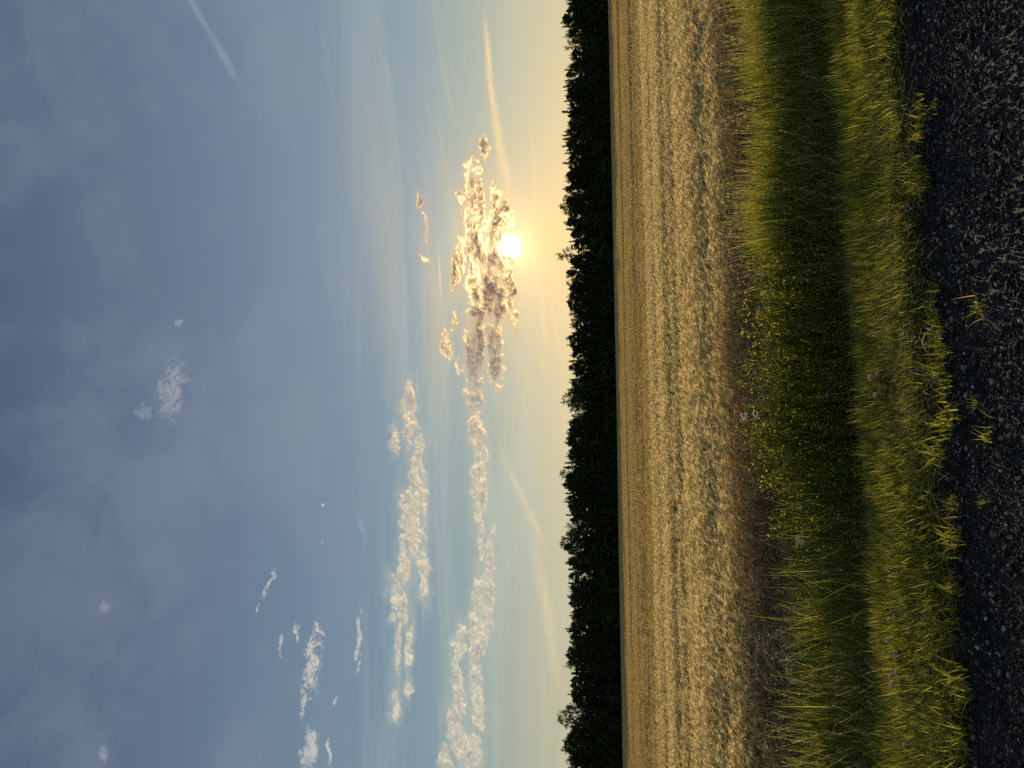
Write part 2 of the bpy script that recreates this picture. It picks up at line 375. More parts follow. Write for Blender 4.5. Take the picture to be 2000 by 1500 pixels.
b.put(out.inputs[0], bsdf(b, b.ramp(n3.outputs['Fac'], [(0.3, (0.035, 0.026, 0.012)), (0.7, (0.075, 0.058, 0.026))]), 0.9, 0.1, bump(b, n3.outputs['Fac'], 0.8, 0.03)))
ground = obj('ground', np_mesh('ground', V, np.stack([ii, ii+1, ii+nx+1, ii+nx], 1), smooth=True, mat=m), kind='structure')

# ------------------------------------------------------------------ gravel road
def road_edge(x):                        # ragged edge of the gravel, in w
    x = np.asarray(x, dtype=float)
    return ROAD_W + 0.16*(fbm(x*0.9, 0*x, 21)-0.5) + 0.14*(fbm(x*3.7, 0*x+3, 22)-0.5)
rx = np.unique(np.concatenate([np.linspace(-8, 8, 400), np.linspace(-400, 400, 41)]))
rw = np.linspace(0, 1, 8)
RX, RT = np.meshgrid(rx, rw); RW = -4 + (road_edge(RX)+0.12+4)*RT; RY = RW+SK*RX
RZ = np.interp(RW, [p[0] for p in PROF], [p[1] for p in PROF]) + 0.004 - 0.02*(RT > 0.99)
RV = np.stack([RX, RY, RZ], 2).reshape(-1, 3); nr = len(rx); ii = np.arange(7*nr).reshape(7, nr)[:, :-1].ravel()
m, b, out = new_mat('gravel_bed')
g = b.n('ShaderNodeNewGeometry').outputs['Position']
vo = b.n('ShaderNodeTexVoronoi'); b.put(vo.inputs['Vector'], g); vo.inputs['Scale'].default_value = 110
no = b.n('ShaderNodeTexNoise'); b.put(no.inputs['Vector'], g); no.inputs['Scale'].default_value = 4; no.inputs['Detail'].default_value = 6
c1 = b.ramp(vo.outputs['Color'], [(0.2, (0.013, 0.012, 0.012)), (0.8, (0.032, 0.030, 0.029))])
c2 = b.mix(b.ss(no.outputs['Fac'], 0.4, 0.7), c1, (0.035, 0.03, 0.026))
b.put(out.inputs[0], bsdf(b, c2, 0.92, 0.1, bump(b, vo.outputs['Distance'], 1.0, 0.006)))
obj('gravel_road', np_mesh('gravel_road', RV, np.stack([ii, ii+1, ii+nr+1, ii+nr], 1), smooth=True, mat=m), kind='structure')
# loose stones lying on it
m, b, out = new_mat('gravel_stone')
oi = b.n('ShaderNodeObjectInfo').outputs['Random']
oc = b.n('ShaderNodeTexCoord').outputs['Object']
no = b.n('ShaderNodeTexNoise'); b.put(no.inputs['Vector'], oc); no.inputs['Scale'].default_value = 2.5; no.inputs['Detail'].default_value = 5
sc_ = b.ramp(oi, [(0.0, (0.009, 0.009, 0.009)), (0.45, (0.024, 0.022, 0.021)), (0.8, (0.046, 0.042, 0.038)), (0.94, (0.15, 0.125, 0.09)), (0.985, (0.14, 0.12, 0.09)), (1.0, (0.40, 0.36, 0.29))])
sc_ = b.mix(b.m('MULTIPLY', no.outputs['Fac'], 0.6), sc_, b.mix(1.0, sc_, (0.5, 0.5, 0.5), 'MULTIPLY'))
b.put(out.inputs[0], bsdf(b, sc_, 0.9, 0.06, bump(b, no.outputs['Fac'], 0.5, 0.2)))
GRAVEL = m
def stone_mesh(name, seed, sub=2, mat=None):
    import bmesh
    bm = bmesh.new(); bmesh.ops.create_icosphere(bm, subdivisions=sub, radius=1.0)
    r = np.random.default_rng(seed)
    sx = np.array([r.uniform(.8, 1.25), r.uniform(.7, 1.05), r.uniform(.45, .75)])
    planes = r.normal(size=(9, 3)); planes /= np.linalg.norm(planes, axis=1)[:, None]; off = r.uniform(.62, .9, 9)
    for v in bm.verts:
        p = np.array(v.co)
        for pl, o_ in zip(planes, off):
            d = p@pl
            if d > o_: p = p - pl*(d-o_)*0.92
        v.co = Vector(p*sx*(1+0.04*r.normal()))
    me = bpy.data.meshes.new(name); bm.to_mesh(me); bm.free()
    me.polygons.foreach_set('use_smooth', np.zeros(len(me.polygons), dtype=bool))
    me.materials.append(mat or GRAVEL)
    return me
stone_lib = variants('stone', [stone_mesh(f'stone_{i}', 40+i, 2) for i in range(8)])
def gravel_pts(n, wlo, whi, xl):
    x = RNG.uniform(-xl, xl, n); w = RNG.uniform(wlo, whi, n)
    return x, w
n = 60000
x, w = gravel_pts(n, 2.2, 4.55, 3.3)
keep = w < road_edge(x)+0.10*RNG.random(n)**2+0.02
x, w = x[keep], w[keep]; n = len(x)
s = np.clip(RNG.lognormal(math.log(0.0056), 0.45, n), 0.0026, 0.019)
z = np.interp(w, [p[0] for p in PROF], [p[1] for p in PROF]) + 0.004 + s*0.3
scatter('gravel', np.stack([x, w+SK*x, z], 1), stone_lib, RNG.uniform(0, 6.28, n), s, RNG.integers(0, 8, n),
        'dark grey loose gravel covering the road surface', tilt=RNG.normal(0, .35, (n, 2)))

# ================================================================== crop, grass and herbs
STRAW = leaf_mat('ripe_cereal', [(0.0, (0.22, 0.185, 0.075)), (0.25, (0.40, 0.33, 0.150)), (0.7, (0.55, 0.45, 0.23)), (1.0, (0.74, 0.62, 0.36))], 1.3, 0.58, 0.8, 0.04, 0.3, blue=0.80)
STEM = leaf_mat('cereal_stem', [(0.0, (0.17, 0.16, 0.05)), (0.5, (0.30, 0.27, 0.10)), (1.0, (0.46, 0.39, 0.18))], 1.3, 0.45, 0.8, 0.04, 0.3)
GRASS = leaf_mat('green_grass', [(0.0, (0.032, 0.044, 0.007)), (0.35, (0.088, 0.100, 0.018)), (0.7, (0.155, 0.158, 0.030)), (0.9, (0.22, 0.19, 0.050)), (1.0, (0.34, 0.27, 0.11))], 2.1, 0.5, 0.8, 0.05, 0.3)
DRYGRASS = leaf_mat('dry_grass', [(0.0, (0.14, 0.12, 0.05)), (0.4, (0.30, 0.25, 0.12)), (0.7, (0.48, 0.40, 0.21)), (1.0, (0.14, 0.15, 0.03))], 1.5, 0.5, 0.8, 0.04, 0.3)
REDSEED = leaf_mat('red_brown_seed', [(0.0, (0.090, 0.050, 0.030)), (0.5, (0.20, 0.13, 0.08)), (1.0, (0.32, 0.24, 0.14))], 1.5, 0.5, 0.8, 0.05, 0.3)
YELLOW = leaf_mat('yellow_petal', [(0.0, (0.40, 0.29, 0.02)), (1.0, (0.62, 0.47, 0.04))], 1.3, 0.45, 0.9, 0.02, 0.2)
HERB = leaf_mat('herb_leaf', [(0.0, (0.05, 0.07, 0.012)), (0.7, (0.11, 0.13, 0.02)), (1.0, (0.18, 0.16, 0.04))], 2.0, 0.5, 0.8, 0.04, 0.3)

def cereal_patch(name, size, n, detail, seed):
    r = np.random.default_rng(seed); S = Soup()
    base = np.zeros((n, 3)); base[:, :2] = r.uniform(-size/2, size/2, (n, 2))
    h = r.normal(0.68, 0.06, n)
    az = r.normal(0.15, 0.75, n)                       # the wind has laid the ears over to the right
    nod = np.clip(r.normal(0.29, 0.11, n), 0.05, .6) if detail else np.clip(r.normal(0.20, 0.10, n), 0.02, .5)
    if detail: az = r.normal(0.1+0.12*math.sin(seed*2.1), 0.6, n)
    k = 6 if detail else 3
    t = np.linspace(0, 1, k)[None, :]
    d = np.stack([np.cos(az), np.sin(az)], 1)
    P = np.zeros((n, k, 3)); P[:, :, :2] = base[:, None, :2] + d[:, None, :]*(nod*h)[:, None, None]*(t**2.2)[:, :, None]
    P[:, :, 2] = h[:, None]*(t-0.10*t**3)
    rad = (0.0023 if detail else 0.003)*np.ones((n, k))*(1.15-0.5*t)
    tubes(S, P, rad, 3, r.random(n), 1)
    # ear: hangs over from the top of the stalk
    ke = 6 if detail else 3
    te = np.linspace(0, 1, ke)[None, :]
    L = r.uniform(0.065, 0.095, n)*(1 if detail else 1.25)
    a0 = r.uniform(0.2, 1.1, n)                        # start angle below vertical
    ang = a0[:, None]+(0.5+0.8*r.random(n))[:, None]*te
    step = L[:, None]/(ke-1)
    E = np.zeros((n, ke, 3)); cur = P[:, -1].copy(); E[:, 0] = cur
    for i in range(1, ke):
        cur = cur + np.stack([d[:, 0]*np.sin(ang[:, i]), d[:, 1]*np.sin(ang[:, i]), np.cos(ang[:, i])], 1)*step
        E[:, i] = cur
    prof = np.array([.35, .9, 1, .95, .75, .2]) if detail else np.array([.5, 1.1, .3])
    er = (0.0070 if detail else 0.010)*prof[None, :]*r.uniform(.8, 1.2, n)[:, None]
    tubes(S, E, er, 5 if detail else 3, r.random(n)*0.8+0.2, 0)
    if detail:
        # awns
        m_ = 8
        bi = np.repeat(np.arange(n), m_); fr = r.integers(1, ke-1, len(bi))
        st = E[bi, fr]; dr = E[bi, fr+1]-E[bi, fr]; dr /= np.linalg.norm(dr, axis=1)[:, None]
        dr = dr + r.normal(0, .16, dr.shape); dr /= np.linalg.norm(dr, axis=1)[:, None]
        al = r.uniform(.07, .13, len(bi)); wv = np.cross(dr, r.normal(size=dr.shape)); wv /= np.linalg.norm(wv, axis=1)[:, None]
        A = np.stack([st-wv*.0013, st+wv*.0013, st+dr*al[:, None]], 1)
        S.add(A, tris=np.arange(len(bi)*3).reshape(-1, 3), rnd=np.repeat(r.random(len(bi))*.6+.4, 3), mi=0)
        nl = int(n*1.2); bi = r.integers(0, n, nl)
        lb = base[bi]*1.0; hh = r.uniform(.12, .40, nl); lb = P[bi, 0]*(1-hh[:, None]/.66)+P[bi, -1]*(hh[:, None]/.66)
        blades(S, lb, r.uniform(.10, .20, nl), r.uniform(.006, .010, nl), r.uniform(0, 6.28, nl), r.uniform(.6, 1.8, nl), 4, r.random(nl)*.7, 1, rng=r)
    return S.mesh(name, [STRAW, STEM])
near_lib = variants('cereal_near', [cereal_patch(f'cereal_near_{i}', 0.44, 58, True, 100+i) for i in range(6)])
far_lib = variants('cereal_far', [cereal_patch(f'cereal_far_{i}', 1.1, 230, False, 200+i) for i in range(6)])
def crop_height(x, w):
    """drill rows, tramlines and gusts: long bands running with the road"""
    h = 1.0 + 0.13*(fbm(x/26.0, w/0.62, 31, 2)-0.5) + 0.16*(vnoise(x/45.0, np.log(w)*19, 35)-0.5)*np.clip(w/20, .5, 1.5) + 0.012*(fbm(x/1.2, w/1.2, 38, 2)-.5)
    for c, wd, dp in ((9.9, .20, .30), (14.8, .30, .34), (16.3, .30, .30), (33.5, .6, .38), (35.4, .6, .34), (58, 1.0, .34), (61, 1.0, .3), (92, 1, .2)):
        c = c+0.5*(vnoise(x/14.0, 0*x+c, 36)-.5)*(w/16)
        h = h - dp*np.exp(-((w-c)/wd)**2)
    return h
# near crop
step = 0.30
gx, gw = np.meshgrid(np.arange(-14, 14, step), np.arange(FIELD_W-.8, 24, step))
gx = gx.ravel()+RNG.uniform(-.1, .1, gx.size); gw = gw.ravel()+RNG.uniform(-.1, .1, gw.size)
edge_j = 0.45*(fbm(gx*0.8, 0*gx, 41)-0.35)
ok = (np.abs(gx) < 2.5+gw*0.56) & ((gw > FIELD_W+edge_j) | ((gw > FIELD_W+edge_j-.75) & (RNG.random(gx.size) < .42)))
gx, gw, edge_j = gx[ok], gw[ok], edge_j[ok]
pts = np.stack([gx, gw+SK*gx, gz(gx, gw+SK*gx)], 1); n = len(pts)
hz = crop_height(gx, gw)*RNG.normal(1, .015, n)*np.clip(0.76+(gw-FIELD_W-edge_j)*0.28, .58, 1)
scatter('cereal_crop', pts, near_lib, RNG.choice([0, 0, 0.15, -.15], n)+RNG.normal(0, .25, n), np.stack([np.ones(n), np.ones(n), hz], 1), RNG.integers(0, 6, n),
        'ripe golden cereal with nodding ears at the near side of the field', tilt=RNG.normal(0, .015, (n, 2)))
# the field beyond, to the wood
rows = []
w = 24.0
while w < WOOD_W-3:
    st = 0.72 if w < 70 else 0.9
    xx = np.arange(-(8+w*.62), 8+w*.62, st)
    rows.append(np.stack([xx+RNG.uniform(-.2, .2, len(xx)), np.full(len(xx), w)+RNG.uniform(-.15, .15, len(xx))], 1)); w += st*0.9
gr = np.concatenate(rows); gx, gw = gr[:, 0], gr[:, 1]
pts = np.stack([gx, gw+SK*gx, gz(gx, gw+SK*gx)], 1); n = len(pts)
hz = crop_height(gx, gw)*RNG.normal(1, .010, n)
scatter('distant_cereal_crop', pts, far_lib, RNG.choice([0, 0, 3.14], n)+RNG.normal(0, .1, n), np.stack([np.ones(n), np.ones(n), hz], 1), RNG.integers(0, 6, n),
        'ripe golden cereal in long even rows out to the wood')
print('crop instances', n)

# ------------------------------------------------------------------ grass
def grass_patch(name, size, n, hr, wr, bend, segs, seed, mats=None, lean=(0, 0), stems=0, az0=None):
    r = np.random.default_rng(seed); S = Soup()
    base = np.zeros((n, 3)); rr = size/2*np.sqrt(r.random(n)); a = r.uniform(0, 6.28, n)
    base[:, 0] = rr*np.cos(a); base[:, 1] = rr*np.sin(a)
    tone = np.clip(r.beta(2, 2.6, n), 0, 1); dry = r.random(n) < .06; tone[dry] = r.uniform(.93, 1, dry.sum())
    az = r.uniform(0, 6.28, n) if az0 is None else r.normal(az0, 1.0, n)
    blades(S, base, r.uniform(*hr, n), r.uniform(*wr, n), az, np.minimum(r.gamma(2.2, bend/2.2, n), 1.25), segs, tone, 0, lean=lean, rng=r)
    if stems:                                           # flowering stems with a thin panicle
        b2 = np.zeros((stems, 3)); b2[:, :2] = r.uniform(-size/2, size/2, (stems, 2))
        hh = r.uniform(hr[1]*.95, hr[1]*1.35, stems); t = np.linspace(0, 1, 5)[None, :]; az = r.uniform(0, 6.28, stems)
        P = np.zeros((stems, 5, 3)); P[:, :, 0] = b2[:, :1]+np.cos(az)[:, None]*hh[:, None]*.2*t**2; P[:, :, 1] = b2[:, 1:2]+np.sin(az)[:, None]*hh[:, None]*.2*t**2; P[:, :, 2] = hh[:, None]*t
        tubes(S, P, np.full((stems, 5), .0011), 3, r.uniform(.3, 1, stems), 1)
        m_ = 16; bi = np.repeat(np.arange(stems), m_); f = r.uniform(.72, 1, len(bi))
        st = P[bi, 3]*(1-(f-.72)[:, None]/.28)+P[bi, 4]*((f-.72)[:, None]/.28)
        blades(S, st, r.uniform(.012, .035, len(bi)), r.uniform(.003, .005, len(bi)), r.uniform(0, 6.28, len(bi)), r.uniform(.3, 1.5, len(bi)), 2, r.random(len(bi)), 1, rng=r)
    return S.mesh(name, mats or [GRASS, DRYGRASS])
short_lib = variants('verge_grass', [grass_patch(f'verge_grass_{i}', .22, 85, (.06, .23), (.0045, .0085), .75, 4, 300+i, lean=(-.22, 0.02)) for i in range(6)])
tall_lib = variants('ditch_grass', [grass_patch(f'ditch_grass_{i}', .26, 56, (.26, .66), (.0060, .0125), .40, 6, 340+i, lean=(-.03, -.05), stems=1 if i % 3 == 0 else 0) for i in range(6)])
dry_lib = variants('dry_grass', [grass_patch(f'dry_grass_{i}', .26, 70, (.25, .60), (.0020, .0040), .35, 5, 380+i, mats=[DRYGRASS, REDSEED], stems=4) for i in range(5)])
# verge: short grass thinning on to the gravel
def band(n, wlo, whi, xl=6.0):
    x = RNG.uniform(-xl, xl, n); return x, RNG.uniform(wlo, whi, n)
x, w = band(9000, 3.9, 5.7, 5.6)
e = road_edge(x)
dens = np.clip((w-e+0.05)/0.16, 0, 1)**1.2
bare = fbm(x*2.4, w*3.0, 61)
k = (RNG.random(len(x)) < dens*(0.45+0.9*np.clip((bare-.33)*6+np.clip((w-e-.25)*4, 0, 2), 0, 1)))
x, w = x[k], w[k]; n = len(x)
s = np.interp(w-road_edge(x), [0, .25, .6, 1.0, 1.4], [.42, .46, .75, 1.1, 1.15])*(0.66+0.75*fbm(x*1.5, w*2, 62))*RNG.normal(1, .1, n)
scatter('verge_grass', np.stack([x, w+SK*x, gz(x, w+SK*x)-.005], 1), short_lib, RNG.normal(0, .6, n), np.stack([np.ones(n), np.ones(n), s], 1), RNG.integers(0, 6, n),
        'short olive green grass on the verge beside the gravel', tilt=RNG.normal(0, .10, (n, 2)))
# taller grass through the ditch and up its far bank
x, w = band(8600, 5.35, 7.55, 6.8)
tallness = np.interp(w, [5.3, 5.7, 6.2, 6.6, 7.1, 7.6], [.36, .46, .92, 1.25, 1.22, .9])
vary = fbm(x*0.7, w*1.6, 71)
k = RNG.random(len(x)) < np.where(w > 7.2, .5, 1.0); x, w, tallness, vary = x[k], w[k], tallness[k], vary[k]; n = len(x)
drift = np.exp(-((x-np.interp(w, [5.7, 6.8, 7.7], [-.35, .0, .25]))/1.15)**4)
k = RNG.random(n) > .42*drift*((w > 5.9) & (w < 7.4)); x, w, tallness, vary, drift = x[k], w[k], tallness[k], vary[k], drift[k]; n = len(x)
s = tallness*(1-.22*drift)*(0.34+1.15*vary)*RNG.normal(1, .10, n)
scatter('ditch_grass', np.stack([x, w+SK*x, gz(x, w+SK*x)-.005], 1), tall_lib, RNG.normal(0, 1.2, n), np.stack([np.ones(n), np.ones(n), s], 1), RNG.integers(0, 6, n),
        'tall green grass filling the ditch between verge and crop', tilt=RNG.normal(0, .10, (n, 2)))
long_lib = variants('long_grass', [grass_patch(f'long_grass_{i}', .40, 15, (.34, .72), (.0055, .0090), .6, 8, 420+i, lean=(-.05, -.05)) for i in range(6)])
x, w = band(1050, 6.05, 7.35, 6.6); n = len(x)
s = np.interp(w, [4.95, 5.4, 6.3, 7.3], [.50, .78, 1.10, .95])*RNG.normal(1, .14, n)*(.7+.6*fbm(x*1.3, w*1.3, 74))
scatter('long_grass', np.stack([x, w+SK*x, gz(x, w+SK*x)-.005], 1), long_lib, RNG.normal(0, 1.4, n), s, RNG.integers(0, 6, n),
        'single long arching grass blades leaning out of the ditch', tilt=RNG.normal(0, .12, (n, 2)))
# dry reddish grass between the ditch and the crop
x, w = band(4200, 7.25, 8.75, 7.5); k = RNG.random(len(x)) < np.clip((fbm(x*1.1, w*.8, 83)-.30)*3.2, .12, 1); x, w = x[k], w[k]; n = len(x)
s = (0.70+0.55*fbm(x*.8, w, 81))*RNG.normal(1, .08, n)*np.interp(w, [7.3, 7.8, 8.5], [.62, .88, .92])
scatter('dry_grass', np.stack([x, w+SK*x, gz(x, w+SK*x)-.005], 1), dry_lib, RNG.uniform(0, 6.28, n), np.stack([np.ones(n), np.ones(n), s], 1), RNG.integers(0, 5, n),
        'thin dry grass with reddish seed heads along the crop edge', tilt=RNG.normal(0, .08, (n, 2)))

# ------------------------------------------------------------------ yellow-flowered herbs
def herb_patch(name, seed, flowers=30, h=(.34, .66), petal=.0062, fm=None, size=.24, nst=9):
    r = np.random.default_rng(seed); S = Soup()
    b2 = np.zeros((nst, 3)); b2[:, :2] = r.uniform(-size/2, size/2, (nst, 2)); hh = r.uniform(*h, nst)
    t = np.linspace(0, 1, 6)[None, :]; az = r.uniform(0, 6.28, nst); bd = r.uniform(.1, .35, nst)
    P = np.zeros((nst, 6, 3)); P[:, :, 0] = b2[:, :1]+(np.cos(az)*hh*bd)[:, None]*t**1.5; P[:, :, 1] = b2[:, 1:2]+(np.sin(az)*hh*bd)[:, None]*t**1.5; P[:, :, 2] = hh[:, None]*t
    tubes(S, P, np.full((nst, 6), .0014), 3, r.random(nst), 0)
    m_ = 26; bi = np.repeat(np.arange(nst), m_); f = r.uniform(.15, .98, len(bi))*5; i0 = np.minimum(f.astype(int), 4); fr = (f-i0)[:, None]
    st = P[bi, i0]*(1-fr)+P[bi, i0+1]*fr
    blades(S, st, r.uniform(.015, .040, len(bi)), r.uniform(.004, .009, len(bi)), r.uniform(0, 6.28, len(bi)), r.uniform(.6, 1.8, len(bi)), 3, r.random(len(bi)), 0, rng=r)
    bi = r.integers(0, nst, flowers); f = r.uniform(3.3, 5, flowers); i0 = np.minimum(f.astype(int), 4); fr = (f-i0)[:, None]
    st = P[bi, i0]*(1-fr)+P[bi, i0+1]*fr + r.normal(0, .018, (flowers, 3))
    for c in st:                                         # small five-petalled heads
        up_ = r.normal(0, .6, 3)+np.array([0, -.3, 1.]); up_ /= np.linalg.norm(up_)
        a = np.cross(up_, [1, 0, .3]); a /= np.linalg.norm(a); b_ = np.cross(up_, a); ps = petal*r.uniform(.6, 1.25)
        vs = [c]; 
        for j in range(10):
            an = j*math.pi/5; rr = ps*(1.0 if j % 2 else .62); vs.append(c+rr*(math.cos(an)*a+math.sin(an)*b_)+up_*ps*.25)
        S.add(np.array(vs), tris=[(0, 1+j, 1+(j+1) % 10) for j in range(10)], rnd=r.random(), mi=1)
    return S.mesh(name, [HERB, fm or YELLOW])
herb_lib = variants('yellow_herb', [herb_patch(f'yellow_herb_{i}', 500+i) for i in range(5)])
# they stand in one broad drift in the ditch
x, w = band(5200, 5.9, 7.4, 4.5)
cx = np.interp(w, [5.7, 6.8, 7.7], [-.35, .0, .25])
dn = np.exp(-((x-cx)/1.05)**2)*(0.35+.9*fbm(x*1.6, w*2.2, 91))
k = RNG.random(len(x)) < np.clip(dn*.36, 0, 1)+.002; x, w = x[k], w[k]; n = len(x)
s = RNG.normal(1.0, .12, n)*np.interp(w, [5.9, 6.3, 6.8, 7.4], [.85, 1.2, 1.3, 1.05])
scatter('yellow_flowers', np.stack([x, w+SK*x, gz(x, w+SK*x)], 1), herb_lib, RNG.uniform(0, 6.28, n), s, RNG.integers(0, 5, n),
        'drift of small yellow-flowered herbs in the ditch grass', tilt=RNG.normal(0, .06, (n, 2)))

# dock stems with rusty seed spikes along the crop edge
def dock_patch(name, seed):
    r = np.random.default_rng(seed); S = Soup(); nst = 3
    b2 = np.zeros((nst, 3)); b2[:, :2] = r.uniform(-.06, .06, (nst, 2)); hh = r.uniform(.5, .82, nst); t = np.linspace(0, 1, 6)[None, :]; az = r.uniform(0, 6.28, nst)
    P = np.zeros((nst, 6, 3)); P[:, :, 0] = b2[:, :1]+(np.cos(az)*hh*.12)[:, None]*t**1.5; P[:, :, 1] = b2[:, 1:2]+(np.sin(az)*hh*.12)[:, None]*t**1.5; P[:, :, 2] = hh[:, None]*t
    tubes(S, P, np.full((nst, 6), .0019), 3, r.random(nst)*.3, 0)
    m_ = 70; bi = np.repeat(np.arange(nst), m_); f = r.uniform(2.6, 5, len(bi)); i0 = np.minimum(f.astype(int), 4); fr = (f-i0)[:, None]
    st = P[bi, i0]*(1-fr)+P[bi, i0+1]*fr + r.normal(0, .006, (len(bi), 3))
    blades(S, st, r.uniform(.005, .012, len(bi)), r.uniform(.004, .007, len(bi)), r.uniform(0, 6.28, len(bi)), r.uniform(.3, 1.5, len(bi)), 2, r.random(len(bi)), 0, rng=r)
    return S.mesh(name, [REDSEED])
dock_lib = variants('dock', [dock_patch(f'dock_{i}', 600+i) for i in range(4)])
x, w = band(150, 7.25, 8.5, 7.5)
k = RNG.random(len(x)) < np.clip((fbm(x*1.3, w, 95)-.3)*2.2, 0.05, 1); x, w = x[k], w[k]; n = len(x)
scatter('dock_stems', np.stack([x, w+SK*x, gz(x, w+SK*x)], 1), dock_lib, RNG.uniform(0, 6.28, n), RNG.normal(.95, .12, n), RNG.integers(0, 4, n),
        'rusty brown dock stems standing along the crop edge', tilt=RNG.normal(0, .06, (n, 2)))

# ================================================================== the wood along the far side of the field
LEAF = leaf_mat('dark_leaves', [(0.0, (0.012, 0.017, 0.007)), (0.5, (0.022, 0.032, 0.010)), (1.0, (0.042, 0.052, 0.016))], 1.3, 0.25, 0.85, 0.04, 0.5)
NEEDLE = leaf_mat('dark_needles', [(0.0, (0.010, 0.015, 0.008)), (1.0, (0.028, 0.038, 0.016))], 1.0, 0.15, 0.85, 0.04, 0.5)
m, b, out = new_mat('bark')
g = b.n('ShaderNodeTexCoord').outputs['Object']
no = b.n('ShaderNodeTexNoise'); b.put(no.inputs['Vector'], b.v('MULTIPLY', g, (6., 6., 1.))); no.inputs['Scale'].default_value = 2; no.inputs['Detail'].default_value = 6
b.put(out.inputs[0], bsdf(b, b.ramp(no.outputs['Fac'], [(0.3, (0.02, 0.015, 0.011)), (0.7, (0.075, 0.06, 0.045))]), 0.9, 0.1, bump(b, no.outputs['Fac'], 0.7, 0.02)))
BARK = m
def leaf_quads(S, c, size, r, mi=0, flat=0.0, asp=1.5):
    n = len(c); nr = r.normal(size=(n, 3)); nr[:, 2] += flat; nr /= np.linalg.norm(nr, axis=1)[:, None]
    a = np.cross(nr, r.normal(size=(n, 3))); a /= np.linalg.norm(a, axis=1)[:, None]; b_ = np.cross(nr, a)
    s = size[:, None]/2
    V = np.stack([c-a*s*asp, c-b_*s*.7, c+a*s*asp, c+b_*s*.7], 1)
    S.add(V, quads=np.arange(n*4).reshape(-1, 4), rnd=np.repeat(r.random(n), 4), mi=mi)
def limb_path(p0, p1, r, k=5, sag=.08):
    t = np.linspace(0, 1, k)[:, None]; p = p0*(1-t)+p1*t
    p[1:-1] += r.normal(0, sag*np.linalg.norm(p1-p0)/k*1.5, (k-2, 3)); return p
def broadleaf(name, seed, h=10.0, rad=2.1, base=.30, dense=1.0, clumps=26, lsz=(.16, .30), cr=.55):
    """a unit tree h metres high; returns trunk mesh and crown mesh"""
    r = np.random.default_rng(seed); T = Soup(); Cw = Soup()
    k = 7; t = np.linspace(0, 1, k)
    P = np.zeros((1, k, 3)); P[0, :, 2] = t*h*.86; P[0, 1:, :2] = np.cumsum(r.normal(0, .10, (k-1, 2)), 0)
    tubes(T, P, (0.17*(1-t)**.8+.02)[None], 7)
    tips = []
    for i in range(clumps):
        f = base+.12+(1-base-.12)*(i+.5)/clumps
        zt = f*h*.94
        prof = math.sin(min(1, (f-base)/(1-base))*math.pi*.86+.25)**.8
        a = i*2.4+r.uniform(-.4, .4); rr = rad*max(.12, prof)*r.uniform(.45, 1.0)
        tip = np.array([math.cos(a)*rr, math.sin(a)*rr, min(zt+r.uniform(-.2, .3), h*.97)])
        zi = max(.12, f-.16-.06*r.random()); st = np.array([np.interp(zi/.86, t, P[0, :, 0]), np.interp(zi/.86, t, P[0, :, 1]), zi*h])
        st[:2] = [np.interp(min(1, zi/.86), t, P[0, :, q]) for q in (0, 1)]
        lp = limb_path(st, tip, r); tubes(T, lp[None], np.linspace(.055, .012, 5)[None], 4)
        tips.append(tip)
    tips.append(np.array([P[0, -1, 0], P[0, -1, 1], h*.95]))
    for c in tips:
        q = int(60*dense*r.uniform(.6, 1.4)); s_ = cr*r.uniform(.7, 1.35)
        d = r.normal(size=(q, 3)); d /= np.linalg.norm(d, axis=1)[:, None]; d *= (r.random(q)**.45)[:, None]*np.array([1.15, 1.15, .8])*s_
        leaf_quads(Cw, c+d, r.uniform(*lsz, q), r)
        # twigs that break the outline
        for _ in range(3):
            dd = r.normal(size=3); dd[2] = abs(dd[2])*1.1; dd /= np.linalg.norm(dd); L = s_*r.uniform(1.0, 1.7)
            q2 = int(9*dense)+2; tt = r.uniform(.4, 1, q2)[:, None]
            leaf_quads(Cw, c+dd*L*tt+r.normal(0, .06, (q2, 3)), r.uniform(*lsz, q2)*.9, r)
            tubes(T, np.stack([c, c+dd*L])[None], np.array([[.012, .004]]), 3)
    return T.mesh(name+'_trunk', [BARK]), Cw.mesh(name+'_crown', [LEAF])
def spruce(name, seed, h=10.0, rad=1.7, base=.12):
    r = np.random.default_rng(seed); T = Soup(); Cw = Soup()
    k = 6; t = np.linspace(0, 1, k); P = np.zeros((1, k, 3)); P[0, :, 2] = t*h*.985
    tubes(T, P, (0.15*(1-t)+.012)[None], 7)
    z = base*h
    while z < h*.97:
        f = z/h; R = rad*(1-f)**.82*r.uniform(.75, 1.15)+.10; nb = 6 if f < .8 else 4
        for j in range(nb):
            a = r.uniform(0, 6.28); L = R*r.uniform(.7, 1.12); dz = -.18*L+.10*L*(f > .7)*3
            p0 = np.array([0, 0, z]); p1 = np.array([math.cos(a)*L, math.sin(a)*L, z+dz])
            tubes(T, np.stack([p0, p1])[None], np.array([[.022, .006]]), 3)
            q = int(7+26*L); tt = r.random(q)[:, None]**.8; side = np.array([-math.sin(a), math.cos(a), 0])
            c = p0*(1-tt)+p1*tt + side*(r.normal(0, .5, q)*.22*L*(1.1-tt[:, 0]))[:, None]; c[:, 2] -= r.random(q)*.14*(.3+L*.5)
            leaf_quads(Cw, c, r.uniform(.12, .24, q)*(1.1-.45*f), r, flat=.8, asp=1.9)
        z += .22*(1-f*.45)*r.uniform(.8, 1.2)
    leaf_quads(Cw, np.stack([np.zeros(8), np.zeros(8), np.linspace(h*.93, h, 8)], 1)+r.normal(0, .03, (8, 3)), np.full(8, .13), r, flat=-.5)
    return T.mesh(name+'_trunk', [BARK]), Cw.mesh(name+'_crown', [NEEDLE])
